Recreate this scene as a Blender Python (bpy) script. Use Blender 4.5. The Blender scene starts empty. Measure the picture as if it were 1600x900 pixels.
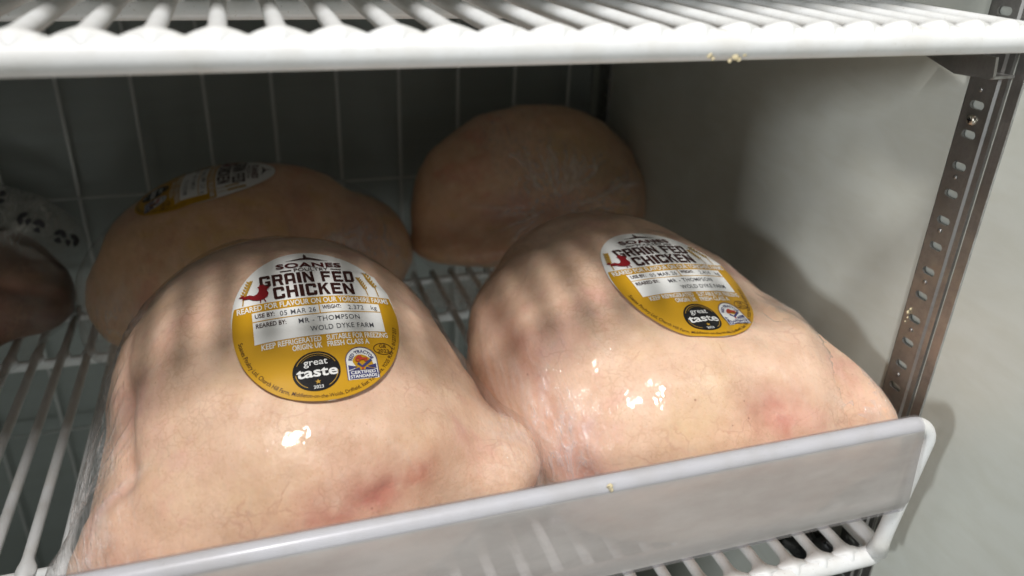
import bpy, bmesh, math, random
import numpy as np
from mathutils import Vector, Matrix, noise as mnoise
from mathutils.bvhtree import BVHTree
rad = math.radians
random.seed(4)
scene = bpy.context.scene
COL = scene.collection
S = 0.33            # one working unit (camera height above the shelf) in metres

# ------------------------------------------------------------------ camera
AX = np.array([0.95093944, -0.10475064, 0.29110391])      # shelf direction in camera axes (right, down, ahead)
AY = np.array([-0.30735772, -0.42720468, 0.85031017])     # into the cabinet
AZ = np.array([0.03529041, -0.89806651, -0.4384417])      # up
cam_d = bpy.data.cameras.new('camera')
cam = bpy.data.objects.new('camera', cam_d); COL.objects.link(cam)
Rm = Matrix(((AX[0], -AX[1], -AX[2], 0), (AY[0], -AY[1], -AY[2], 0), (AZ[0], -AZ[1], -AZ[2], 0), (0, 0, 0, 1)))
cam.matrix_world = Matrix.Translation((0, 0, S)) @ Rm
cam_d.sensor_width = 36.0
cam_d.lens = 36.0 * 1245 / 1600
cam_d.clip_start = 0.01; cam_d.clip_end = 50
cam_d.dof.use_dof = True
cam_d.dof.focus_distance = 1.20 * S
cam_d.dof.aperture_fstop = 7.0
scene.camera = cam
scene.cycles.max_bounces = 8; scene.cycles.transparent_max_bounces = 10; scene.cycles.diffuse_bounces = 4; scene.cycles.glossy_bounces = 4

# ------------------------------------------------------------------ world and lamps
w = bpy.data.worlds.new('World'); scene.world = w; w.use_nodes = True
bg = w.node_tree.nodes['Background']
bg.inputs[0].default_value = (0.94, 0.97, 1.0, 1); bg.inputs[1].default_value = 0.038
scene.view_settings.view_transform = 'Standard'
scene.view_settings.look = 'None'
scene.view_settings.exposure = 0.0
scene.view_settings.gamma = 1.0

def area(name, pos, target, sx, sy, power, col, roll=0.0):
    l = bpy.data.lights.new(name, 'AREA'); l.shape = 'RECTANGLE'
    l.size = sx * S; l.size_y = sy * S; l.energy = power; l.color = col
    o = bpy.data.objects.new(name, l); COL.objects.link(o)
    p = Vector(pos) * S; t = Vector(target) * S
    q = (t - p).to_track_quat('-Z', 'Y')
    o.matrix_world = Matrix.Translation(p) @ q.to_matrix().to_4x4() @ Matrix.Rotation(roll, 4, 'Z')
    return o
area('ceiling_lamp', (-0.20, -1.15, 4.9), (0.3, 0.85, 0.3), 0.30, 0.80, 27.5, (1.0, 0.98, 0.96))
area('aisle_lamp', (-5.0, -1.9, 1.8), (0.8, 0.8, 0.3), 0.5, 0.6, 15.0, (0.93, 0.97, 1.0))

area('low_front_fill', (0.4, -5.0, -1.0), (0.2, 2.3, -0.2), 2.2, 0.9, 4.5, (0.95, 1.0, 0.97))  # added low fill with no known source; brightens the back wall below the shelf

# ------------------------------------------------------------------ helpers
def new_mat(name, base=(.8, .8, .8), rough=.5, metal=0.0, **kw):
    m = bpy.data.materials.new(name); m.use_nodes = True
    b = m.node_tree.nodes['Principled BSDF']
    b.inputs['Base Color'].default_value = (*base, 1); b.inputs['Roughness'].default_value = rough
    b.inputs['Metallic'].default_value = metal
    for k, v in kw.items(): b.inputs[k.replace('_', ' ')].default_value = v
    return m
class NT:
    def __init__(s, m): s.m = m; s.t = m.node_tree; s.b = s.t.nodes.get('Principled BSDF')
    def n(s, typ, **kw):
        x = s.t.nodes.new(typ)
        for k, v in kw.items(): setattr(x, k, v)
        return x
    def l(s, a, b): s.t.links.new(a, b)
    def coord(s, scale=1.0, sc3=None):
        c = s.n('ShaderNodeTexCoord'); mp = s.n('ShaderNodeMapping')
        mp.inputs['Scale'].default_value = sc3 or (scale,) * 3
        s.l(c.outputs['Object'], mp.inputs[0]); return mp.outputs[0]
    def noise(s, vec, scale, detail=4, rough=.55, dist=0.0):
        x = s.n('ShaderNodeTexNoise'); x.inputs['Scale'].default_value = scale; x.inputs['Detail'].default_value = detail
        x.inputs['Roughness'].default_value = rough; x.inputs['Distortion'].default_value = dist
        s.l(vec, x.inputs['Vector']); return x.outputs['Fac']
    def voro(s, vec, scale, feature='F1'):
        x = s.n('ShaderNodeTexVoronoi', feature=feature); x.inputs['Scale'].default_value = scale
        s.l(vec, x.inputs['Vector']); return x.outputs['Distance']
    def ramp(s, fac, stops):
        x = s.n('ShaderNodeValToRGB'); e = x.color_ramp.elements
        while len(e) < len(stops): e.new(.5)
        for q, (p, c) in zip(e, stops): q.position = p; q.color = (*c, 1) if len(c) == 3 else c
        s.l(fac, x.inputs[0]); return x.outputs[0]
    def mix(s, fac, a, b, mode='MIX'):
        x = s.n('ShaderNodeMix', data_type='RGBA', blend_type=mode)
        for sock, v in ((x.inputs[0], fac), (x.inputs[6], a), (x.inputs[7], b)):
            if hasattr(v, 'links'): s.l(v, sock)
            else: sock.default_value = v if not isinstance(v, tuple) else (*v, 1)
        return x.outputs[2]
    def math(s, op, a, b=0.0, clamp=False):
        x = s.n('ShaderNodeMath', operation=op, use_clamp=clamp)
        for sock, v in ((x.inputs[0], a), (x.inputs[1], b)):
            if hasattr(v, 'links'): s.l(v, sock)
            else: sock.default_value = v
        return x.outputs[0]
    def attr(s, name):
        x = s.n('ShaderNodeAttribute'); x.attribute_name = name; return x.outputs['Fac']
    def bump(s, h, strength, dist, normal=None):
        x = s.n('ShaderNodeBump'); x.inputs['Strength'].default_value = strength; x.inputs['Distance'].default_value = dist
        s.l(h, x.inputs['Height'])
        if normal: s.l(normal, x.inputs['Normal'])
        return x.outputs[0]

ORIG = {}
def thing(name, label, cat, loc=(0, 0, 0), group=None):
    o = bpy.data.objects.new(name, None); COL.objects.link(o)
    o.empty_display_size = .02
    o.location = Vector(loc) * S; ORIG[o.name] = Vector(loc) * S
    o['label'] = label; o['category'] = cat
    if group: o['group'] = group
    return o
def tag(o, label, cat, group=None):
    o['label'] = label; o['category'] = cat
    if group: o['group'] = group
    return o
def root(o):
    while o.parent: o = o.parent
    return o
def obj(name, verts, faces, m, parent=None, smooth=True, loc=None, scale=True):
    """one mesh object; verts in world working units (or metres when scale is False)"""
    V = np.array(verts, float) * (S if scale else 1.0)
    off = np.zeros(3)
    if parent is not None: off = np.array(ORIG[root(parent).name])
    base = np.array(loc) * S - off if loc is not None else np.zeros(3)
    me = bpy.data.meshes.new(name)
    me.from_pydata((V - off - base).tolist(), [], [tuple(int(i) for i in q) for q in faces]); me.update()
    if smooth: me.polygons.foreach_set('use_smooth', [True] * len(me.polygons))
    if m is not None: me.materials.append(m)
    o = bpy.data.objects.new(name, me); COL.objects.link(o)
    o.location = base
    if parent is not None: o.parent = parent
    return o
def copy_at(o, loc, parent):
    c = o.copy(); COL.objects.link(c); c.parent = parent
    c.location = Vector(loc) * S - ORIG[root(parent).name]
    return c
class MB:
    def __init__(s): s.v = []; s.f = []
    def add(s, v, f):
        b = len(s.v); s.v += [tuple(p) for p in v]; s.f += [tuple(i + b for i in q) for q in f]
    def box(s, x0, x1, y0, y1, z0, z1):
        s.add([(x, y, z) for x in (x0, x1) for y in (y0, y1) for z in (z0, z1)],
              [(0, 1, 3, 2), (4, 6, 7, 5), (0, 4, 5, 1), (2, 3, 7, 6), (0, 2, 6, 4), (1, 5, 7, 3)])
    def tube(s, pts, r, n=12, cap=True):
        P = [Vector(p) for p in pts]; rings = []
        t0 = (P[1] - P[0]).normalized()
        u = t0.orthogonal().normalized(); base = len(s.v)
        rr = r if hasattr(r, '__len__') else [r] * len(P)
        for i, p in enumerate(P):
            t = ((P[min(i + 1, len(P) - 1)] - P[max(i - 1, 0)])).normalized()
            u = (u - t * u.dot(t)).normalized(); w_ = t.cross(u)
            for k in range(n):
                a = 2 * math.pi * k / n
                s.v.append(tuple(p + (u * math.cos(a) + w_ * math.sin(a)) * rr[i]))
        for i in range(len(P) - 1):
            for k in range(n):
                a = base + i * n + k; b = base + i * n + (k + 1) % n
                s.f.append((a, b, b + n, a + n))
        if cap:
            s.f.append(tuple(base + k for k in range(n - 1, -1, -1)))
            s.f.append(tuple(base + (len(P) - 1) * n + k for k in range(n)))
    def build(s, name, m, parent=None, smooth=True, **kw): return obj(name, s.v, s.f, m, parent, smooth, **kw)
def bevel(o, w_, seg=2):
    b = o.modifiers.new('bevel', 'BEVEL'); b.width = w_ * S; b.segments = seg; b.limit_method = 'ANGLE'; b.angle_limit = rad(35)
    return o
def arc(c, r, a0, a1, ax1, ax2, n=8):
    c = Vector(c); ax1 = Vector(ax1); ax2 = Vector(ax2)
    return [c + ax1 * (r * math.cos(a0 + (a1 - a0) * i / n)) + ax2 * (r * math.sin(a0 + (a1 - a0) * i / n)) for i in range(n + 1)]

# ------------------------------------------------------------------ materials
def coated_white():
    m = new_mat('white_coating', (.80, .81, .81), .45); t = NT(m)
    c = t.coord()
    n1 = t.noise(c, 45, 5); n2 = t.noise(c, 400, 3)
    col = t.ramp(n1, [(.30, (.72, .71, .68)), (.55, (.81, .82, .82)), (.8, (.84, .85, .86))])
    sp = t.ramp(t.noise(c, 900, 2), [(.27, (.45, .38, .28)), (.31, (1, 1, 1))])
    t.l(t.mix(.5, col, sp, 'MULTIPLY'), t.b.inputs['Base Color'])
    t.l(t.bump(t.math('ADD', n1, t.math('MULTIPLY', n2, .15)), .25, .0012), t.b.inputs['Normal'])
    t.b.inputs['Coat Weight'].default_value = .12; t.b.inputs['Coat Roughness'].default_value = .3
    return m
M_COAT = coated_white()
def wall_mat(name, base, rough=.35):
    m = new_mat(name, base, rough); t = NT(m); c = t.coord()
    n1 = t.noise(c, 9, 6); n2 = t.noise(c, 120, 4)
    a = tuple(x * .90 for x in base); b = tuple(min(1, x * 1.05) for x in base)
    col = t.ramp(n1, [(.3, a), (.7, b)])
    smear = t.ramp(t.noise(t.coord(sc3=(3, 14, 40)), 2.0, 6, .6, .5), [(.35, (.93, .92, .89)), (.6, (1, 1, 1))])
    t.l(t.mix(.7, col, smear, 'MULTIPLY'), t.b.inputs['Base Color'])
    t.l(t.bump(n2, .10, .0006), t.b.inputs['Normal'])
    t.l(t.ramp(n1, [(.3, (rough + .1,) * 3), (.7, (rough - .04,) * 3)]), t.b.inputs['Roughness'])
    return m
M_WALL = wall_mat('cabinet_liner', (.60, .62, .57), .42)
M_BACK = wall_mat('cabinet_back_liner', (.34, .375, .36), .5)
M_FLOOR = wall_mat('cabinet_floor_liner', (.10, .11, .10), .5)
M_GRID = new_mat('grid_wire_coating', (.62, .64, .62), .35)
def steel_mat():
    m = new_mat('brushed_steel', (.36, .355, .345), .45, 1.0); t = NT(m)
    n1 = t.noise(t.coord(sc3=(300, 300, 10)), 1.0, 5, .7); n2 = t.noise(t.coord(), 60, 6, .65)
    col = t.mix(.6, t.ramp(n1, [(.2, (.29, .285, .28)), (.8, (.45, .445, .435))]), t.ramp(n2, [(.35, (.25, .235, .22)), (.6, (.43, .425, .415))]))
    t.l(col, t.b.inputs['Base Color'])
    t.l(t.ramp(n2, [(.3, (.55,) * 3), (.7, (.33,) * 3)]), t.b.inputs['Roughness'])
    t.l(t.bump(n1, .08, .0004), t.b.inputs['Normal'])
    return m
M_STEEL = steel_mat()
M_SCREW = new_mat('screw_steel', (.58, .53, .45), .28, 1.0)
M_DARK = new_mat('black_plastic', (.012, .012, .012), .22)
M_CRUMB = new_mat('dried_crumb', (.70, .60, .38), .7)
def panel_mat():
    m = new_mat('frosted_panel', (.78, .78, .80), .30); t = NT(m); nt = m.node_tree
    c = t.coord()
    n1 = t.noise(t.coord(sc3=(10, 10, 26)), 2, 6, .6); n2 = t.noise(t.coord(sc3=(8, 40, 240)), 3, 4)
    col = t.ramp(n1, [(.3, (.60, .565, .535)), (.7, (.70, .675, .645))])
    t.l(col, t.b.inputs['Base Color'])
    t.l(t.bump(n2, .06, .0006), t.b.inputs['Normal'])
    t.b.inputs['Coat Weight'].default_value = .35; t.b.inputs['Coat Roughness'].default_value = .12
    tr = t.n('ShaderNodeBsdfTransparent'); tr.inputs[0].default_value = (.93, .93, .95, 1)
    tl = t.n('ShaderNodeBsdfTranslucent'); tl.inputs[0].default_value = (.72, .71, .72, 1)
    m1 = t.n('ShaderNodeMixShader'); m1.inputs[0].default_value = .22
    t.l(t.b.outputs[0], m1.inputs[1]); t.l(tl.outputs[0], m1.inputs[2])
    m2 = t.n('ShaderNodeMixShader')
    t.l(t.ramp(n1, [(.3, (.50,) * 3), (.7, (.36,) * 3)]), m2.inputs[0])
    t.l(m1.outputs[0], m2.inputs[1]); t.l(tr.outputs[0], m2.inputs[2])
    t.l(m2.outputs[0], nt.nodes['Material Output'].inputs['Surface'])
    return m
M_PANEL = panel_mat()

def skin_mat(name='chicken_skin', cream=(.765, .54, .40), pink=(.745, .465, .372), yellow=(.75, .54, .37)):
    m = new_mat(name, cream, .42); t = NT(m); c = t.coord()
    big = t.noise(c, 22, 5, .6, .3); mid = t.noise(c, 70, 5, .6); fine = t.noise(c, 420, 3)
    col = t.ramp(big, [(.34, yellow), (.47, cream), (.56, cream), (.68, pink)])
    col = t.mix(t.math('MULTIPLY', t.attr('pink'), .85, True), col, (.62, .29, .215))
    col = t.mix(t.math('MULTIPLY', t.attr('yellow'), .5, True), col, (.70, .47, .20))
    col = t.mix(t.math('MULTIPLY', t.attr('red'), .9, True), col, (.42, .10, .09))
    pores = t.ramp(t.voro(c, 430), [(.0, (.80, .68, .58)), (.25, (1, 1, 1))])
    col = t.mix(.6, col, pores, 'MULTIPLY')
    mott = t.ramp(mid, [(.35, (.90, .82, .76)), (.60, (1.04, 1.02, 1.0))])
    col = t.mix(.8, col, mott, 'MULTIPLY')
    # thin broken veins and feather stub marks
    wv = t.n('ShaderNodeMix', data_type='VECTOR'); nz = t.n('ShaderNodeTexNoise'); nz.inputs['Scale'].default_value = 60; nz.inputs['Detail'].default_value = 3
    t.l(c, nz.inputs['Vector']); t.l(c, wv.inputs[4]); t.l(nz.outputs['Color'], wv.inputs[5]); wv.inputs[0].default_value = .018
    vein = t.voro(wv.outputs[1], 62, 'DISTANCE_TO_EDGE')
    vm = t.math('MULTIPLY', t.ramp(vein, [(.0, (1, 1, 1)), (.040, (0, 0, 0))]), t.ramp(t.noise(c, 38, 3), [(.50, (0, 0, 0)), (.64, (1, 1, 1))]))
    col = t.mix(t.math('MULTIPLY', vm, .32), col, (.46, .20, .15))
    wv2 = t.n('ShaderNodeMix', data_type='VECTOR'); nz2 = t.n('ShaderNodeTexNoise'); nz2.inputs['Scale'].default_value = 120; nz2.inputs['Detail'].default_value = 4
    t.l(c, nz2.inputs['Vector']); t.l(c, wv2.inputs[4]); t.l(nz2.outputs['Color'], wv2.inputs[5]); wv2.inputs[0].default_value = .012
    v2 = t.voro(wv2.outputs[1], 190, 'DISTANCE_TO_EDGE')
    wl = t.math('MULTIPLY', t.ramp(v2, [(.0, (1, 1, 1)), (.11, (0, 0, 0))]), t.ramp(t.noise(c, 30, 4, .6), [(.46, (0, 0, 0)), (.62, (1, 1, 1))]))
    col = t.mix(t.math('MULTIPLY', wl, .32), col, (.50, .27, .17))
    dots = t.math('MULTIPLY', t.ramp(t.voro(c, 150), [(.06, (1, 1, 1)), (.12, (0, 0, 0))]), t.ramp(t.noise(c, 90, 2), [(.60, (0, 0, 0)), (.66, (1, 1, 1))]))
    col = t.mix(t.math('MULTIPLY', dots, .6), col, (.30, .12, .08))
    t.l(col, t.b.inputs['Base Color'])
    wr = t.noise(t.coord(sc3=(150, 60, 100)), 1.6, 4, .55, .8)
    h = t.math('ADD', t.math('MULTIPLY', t.voro(c, 430), .25), t.math('ADD', t.math('MULTIPLY', fine, .25), t.math('ADD', t.math('MULTIPLY', wr, .55), t.math('MULTIPLY', vein, .3))))
    t.l(t.bump(h, .30, .0014), t.b.inputs['Normal'])
    b = t.b
    b.inputs['Subsurface Weight'].default_value = .2
    b.inputs['Subsurface Radius'].default_value = (1.0, .35, .2); b.inputs['Subsurface Scale'].default_value = .003
    b.inputs['Specular IOR Level'].default_value = .22
    return m
M_SKIN = skin_mat()
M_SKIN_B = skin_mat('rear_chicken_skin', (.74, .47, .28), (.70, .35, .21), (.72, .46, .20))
M_DUCK = skin_mat('brown_bird_skin', (.22, .13, .09), (.17, .08, .06), (.26, .16, .09))
def film_mat(name='bag_film', haze=.015, tint=(.93, .90, .90), ph=0.0, fh=.20):
    m = bpy.data.materials.new(name); m.use_nodes = True; nt = m.node_tree; t = NT(m)
    nt.nodes.remove(t.b); out = nt.nodes['Material Output']
    c = t.coord()
    tr = t.n('ShaderNodeBsdfTransparent'); gl = t.n('ShaderNodeBsdfGlossy'); df = t.n('ShaderNodeBsdfDiffuse')
    df.inputs['Color'].default_value = (*tint, 1); gl.inputs['Roughness'].default_value = .07
    n1 = t.noise(t.coord(sc3=(70, 32, 60)), 1.5, 4, .6, 1.2); n2 = t.noise(c, 150, 3, .6, .6)
    pull = t.attr('pull')
    h = t.math('ADD', n1, t.math('MULTIPLY', n2, .35))
    n3 = t.noise(c, 75, 3, .5, .4)
    b1 = t.bump(t.math('ADD', t.math('MULTIPLY', h, .45), n3), .22, .0030)
    st = t.noise(t.coord(sc3=(240, 24, 90)), 1.0, 5, .6, 1.6)
    b2 = t.bump(t.math('MULTIPLY', st, pull), .9, .0035, b1)
    t.l(b2, gl.inputs['Normal']); t.l(b2, df.inputs['Normal'])
    fr = t.n('ShaderNodeFresnel'); fr.inputs['IOR'].default_value = 1.42; t.l(b2, fr.inputs['Normal'])
    lp = t.n('ShaderNodeNewGeometry')
    hz = t.math('ADD', t.math('MULTIPLY', t.ramp(st, [(.5, (0, 0, 0)), (.72, (1, 1, 1))]), t.math('MULTIPLY', pull, .40)),
                t.math('ADD', haze, t.math('MULTIPLY', t.ramp(n1, [(.52, (0, 0, 0)), (.75, (1, 1, 1))]), t.math('ADD', .05, t.math('MULTIPLY', pull, .14)))))
    hz = t.math('ADD', hz, t.math('MULTIPLY', pull, ph))
    hz = t.math('ADD', hz, t.math('MULTIPLY', t.attr('fold'), fh), True)
    m1 = t.n('ShaderNodeMixShader'); t.l(hz, m1.inputs[0]); t.l(tr.outputs[0], m1.inputs[1]); t.l(df.outputs[0], m1.inputs[2])
    m2 = t.n('ShaderNodeMixShader'); t.l(t.math('MULTIPLY', fr.outputs[0], t.math('SUBTRACT', 1.0, lp.outputs['Backfacing'])), m2.inputs[0])
    t.l(m1.outputs[0], m2.inputs[1]); t.l(gl.outputs[0], m2.inputs[2])
    t.l(m2.outputs[0], out.inputs['Surface'])
    return m
M_FILM = film_mat(ph=.07)
M_FILM3 = film_mat('rear_bag_film', .05, (.93, .90, .90), .14, .28)
M_FILM2 = film_mat('brown_bird_bag_film', .03, (.7, .7, .65), .26)
def print_mat(name, col, rough=.32):
    m = new_mat(name, col, rough); t = NT(m)
    n = t.noise(t.coord(), 90, 4)
    t.l(t.bump(n, .05, .0008), t.b.inputs['Normal'])
    return m
P_WHITE = print_mat('label_paper', (.80, .80, .78), .38)
P_GOLD = print_mat('gold_ink', (.56, .30, .012))
P_BROWN = print_mat('dark_brown_ink', (.040, .012, .010))
P_MAROON = print_mat('maroon_ink', (.075, .012, .012))
P_RED = print_mat('dark_red_ink', (.22, .010, .014))
P_STRAW = print_mat('straw_ink', (.46, .27, .04))
P_BLACK = print_mat('black_ink', (.012, .012, .014), .25)
P_GREY = print_mat('grey_ink', (.07, .07, .08))
P_NAVY = print_mat('navy_ink', (.05, .05, .16))
P_SCAR = print_mat('scarlet_ink', (.45, .05, .03))

# the shop floor in front of the cabinet: pale, and it throws the ceiling light back up
M_SHOP = wall_mat('shop_floor_tile', (.52, .52, .50), .5)
# ------------------------------------------------------------------ cabinet shell
WX = 1.043; BY = 2.34
def struct(name, b, m, smooth=False):
    o = b.build(name, m, None, smooth); o['kind'] = 'structure'; return o
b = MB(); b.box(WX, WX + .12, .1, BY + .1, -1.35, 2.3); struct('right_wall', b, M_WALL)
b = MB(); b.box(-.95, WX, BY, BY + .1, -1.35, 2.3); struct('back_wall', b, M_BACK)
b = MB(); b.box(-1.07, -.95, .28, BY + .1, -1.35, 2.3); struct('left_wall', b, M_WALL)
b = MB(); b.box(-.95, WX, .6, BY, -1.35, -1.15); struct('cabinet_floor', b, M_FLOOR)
b = MB(); b.box(-.95, WX, .78, BY, 1.20, 1.30); struct('overhead_shade_slab', b, M_WALL)  # unseen slab, added and set low to cut off the overhead light

b = MB(); b.box(-9, 9, -9, .55, -1.75, -1.65); struct('shop_floor', b, M_SHOP)
# wire grid standing in front of the back wall
g = thing('wire_grid', 'pale wire grid screen standing in front of the dark back wall', 'wire screen', (0, 2.27, -1.1))
xs = [-.4544 + .1735 * k for k in range(-2, 9)]
first = None
for x in xs:
    if x > 1.03: continue
    if first is None:
        t_ = MB(); t_.tube([(0, 0, -1.1), (0, 0, 1.6)], .0052, 8); first = t_.build('upright_wire', M_GRID, g)
        first.location = Vector((x, 2.27, 0)) * S - ORIG[g.name]
        for v in first.data.vertices: v.co += ORIG[g.name]
    else: copy_at(first, (x, 2.27, 0), g)
for z in (-.478, .243, .965):
    t_ = MB(); t_.tube([(-.94, 2.262, z), (1.03, 2.262, z)], .0036, 8); t_.build('cross_wire', M_GRID, g)

# ------------------------------------------------------------------ shelf rails on the right wall
def rail(y_rear, sgn, z0, z1, zslots, label, detail=True):
    """upright slotted channel; sgn -1: the slotted face turns its plain flange to the front"""
    fx = 1.035
    r = thing('shelf_rail', label, 'shelf rail', (WX, y_rear, z0), 'slotted steel rails on the right wall')
    Y = lambda d: y_rear + sgn * d
    m_ = MB()
    # slotted face, one cell per slot
    wf = .0490; zc = sorted(zslots); ph = .0447
    y_a, y_b = Y(0), Y(wf)
    def cell(zl, zh, zs=None):
        if zs is None:
            m_.add([(fx, y_a, zl), (fx, y_b, zl), (fx, y_b, zh), (fx, y_a, zh)], [(0, 1, 2, 3)]); return
        yc = (y_a + y_b) / 2 - .001; hl = .0128; hr = .0062
        N = 24; hole = []; outer = []
        for k in range(N):
            a = 2 * math.pi * k / N
            cx, cz = math.cos(a), math.sin(a)
            sy = yc + (hl - hr) * (1 if cx > 1e-6 else -1 if cx < -1e-6 else 0) + hr * cx
            hole.append((sy, zs + hr * cz))
            s_ = min((wf / 2) / abs(cx) if abs(cx) > 1e-6 else 9, (zh - zl) / 2 / abs(cz) if abs(cz) > 1e-6 else 9)
            oy = min(max(yc + s_ * cx, min(y_a, y_b)), max(y_a, y_b)); oz = min(max((zl + zh) / 2 + s_ * cz, zl), zh)
            outer.append([oy, oz])
        for cy_, cz_ in ((min(y_a, y_b), zl), (max(y_a, y_b), zl), (min(y_a, y_b), zh), (max(y_a, y_b), zh)):
            k = min(range(N), key=lambda i: (outer[i][0] - cy_) ** 2 + (outer[i][1] - cz_) ** 2); outer[k] = [cy_, cz_]
        for k in range(N):        # keep the border points on the border
            oy, oz = outer[k]
        v = [(fx, y, z) for y, z in outer] + [(fx, y, z) for y, z in hole] + [(fx + .005, y, z) for y, z in hole]
        f = []
        for k in range(N):
            k2 = (k + 1) % N
            f.append((k, k2, N + k2, N + k)); f.append((N + k, N + k2, 2 * N + k2, 2 * N + k))
        m_.add(v, f)
    z = z0
    for zs in zc:
        if zs - ph / 2 > z + 1e-4: cell(z, zs - ph / 2)
        cell(zs - ph / 2, zs + ph / 2, zs); z = zs + ph / 2
    if z < z1: cell(z, z1)
    # return to the wall at the rear, step and outer flange at the front
    prof = [(fx, Y(0)), (WX - .0005, Y(0))]
    m_.add([(x, y, zz) for x, y in prof for zz in (z0, z1)], [(0, 1, 3, 2)])
    prof = [(fx, Y(wf)), (fx + .003, Y(wf + .0035)), (fx + .003, Y(wf + .0135)), (fx + .010, Y(wf + .0145)), (fx + .010, Y(wf + .0175)),
            (fx + .005, Y(wf + .0185)), (fx + .005, Y(wf + .0365)), (WX - .0005, Y(wf + .0375))]
    n_ = len(prof)
    m_.add([(x, y, zz) for x, y in prof for zz in (z0, z1)], [(2 * i, 2 * i + 1, 2 * i + 3, 2 * i + 2) for i in range(n_ - 1)])
    ch = m_.build('channel', M_STEEL, r, smooth=False)
    if detail:
        yc = (y_a + y_b) / 2
        s_ = MB(); N = 20
        # pan head screw with a cross recess
        prof = [(0, .0062), (.0028, .006), (.0046, .004), (.0052, .0022)]
        v = []; f = []
        for h, q in prof:
            for k in range(N):
                a = 2 * math.pi * k / N; v.append((fx - h, yc + .0 + q * 1.35 * math.cos(a), .7254 + q * 1.35 * math.sin(a)))
        for i in range(3):
            for k in range(N): f.append((i * N + k, i * N + (k + 1) % N, (i + 1) * N + (k + 1) % N, (i + 1) * N + k))
        f.append(tuple(3 * N + k for k in range(N)))
        s_.add(v, f); sc = s_.build('screw', M_SCREW, r)
        x_ = MB(); x_.box(fx - .0056, fx - .0050, yc - .0040, yc + .0040, .7244, .7264); x_.box(fx - .0057, fx - .0051, yc - .0010, yc + .0010, .7214, .7294)
        x_.build('cross_recess', M_DARK, sc, smooth=False)
        d0 = None
        for zz in (.771, .6355, .546, .4545, .364, .275):
            if d0 is None:
                dm = MB(); dm.tube([(fx - .0004, yc, zz), (fx - .0016, yc, zz), (fx - .0020, yc, zz)], [.0042, .0034, .0012], 12)
                d0 = dm.build('punch_mark', M_STEEL, r, loc=(fx, yc, zz))
            else: copy_at(d0, (fx, yc, zz), r)
    return r
zs_front = [.3403 - .0447 * k for k in range(1, 24)] + [.3403 + .0447 * k for k in range(0, 8)] + [.7033, .748, .8374, .8821] + [.8821 + .0447 * k for k in range(1, 14)]
zs_front = sorted(zs_front)
rail(.9405, -1, -.75, 1.55, zs_front, 'slotted stainless steel upright on the right wall with a cross-head screw, beside the shelf corner')
rail(2.20, 1, -.75, 1.55, [-.6 + .0447 * k for k in range(44)], 'dark upright strip in the far right corner behind the rear chicken', detail=False)

# small steel clip under the upper shelf
def clip(zc, label):
    c = thing('shelf_clip', label, 'shelf clip', (1.03, .92, zc), 'steel clips under the shelf corners')
    m_ = MB()
    # sloping web, seen from its inner side, and a narrow bent foot along its lower edge
    x0, x1 = .985, .990
    P = [(1.01, zc + .020), (.955, zc - .008), (.915, zc - .0145), (.86, zc - .0085), (.855, zc - .002), (.86, zc + .020)]
    P = [(1.02, zc + .022), (.99, zc + .004), (.925, zc - .012), (.862, zc - .0085), (.858, zc - .004), (.862, zc + .022)]
    n_ = len(P)
    v = [(x0, y, z) for y, z in P] + [(x1, y, z) for y, z in P]
    f = [tuple(range(n_)), tuple(range(2 * n_ - 1, n_ - 1, -1))] + [(i, n_ + i, n_ + (i + 1) % n_, (i + 1) % n_) for i in range(n_)]
    m_.add(v, f)
    w_ = m_.build('web', M_STEEL, c, smooth=False)
    m_ = MB()
    Q = [(.99, zc + .004), (.925, zc - .012), (.862, zc - .0085)]
    v = []; f = []
    for y, z in Q: v += [(x1, y, z), (1.034, y + .004, z), (1.034, y + .004, z + .004), (x1, y, z + .004)]
    for i in range(2):
        for k in range(4): f.append((4 * i + k, 4 * i + (k + 1) % 4, 4 * i + 4 + (k + 1) % 4, 4 * i + 4 + k))
    f += [(3, 2, 1, 0), (8, 9, 10, 11)]
    m_.add(v, f); m_.build('foot', M_STEEL, c, smooth=False)
clip(.806, 'small bent steel clip holding up the right corner of the upper shelf')

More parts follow.
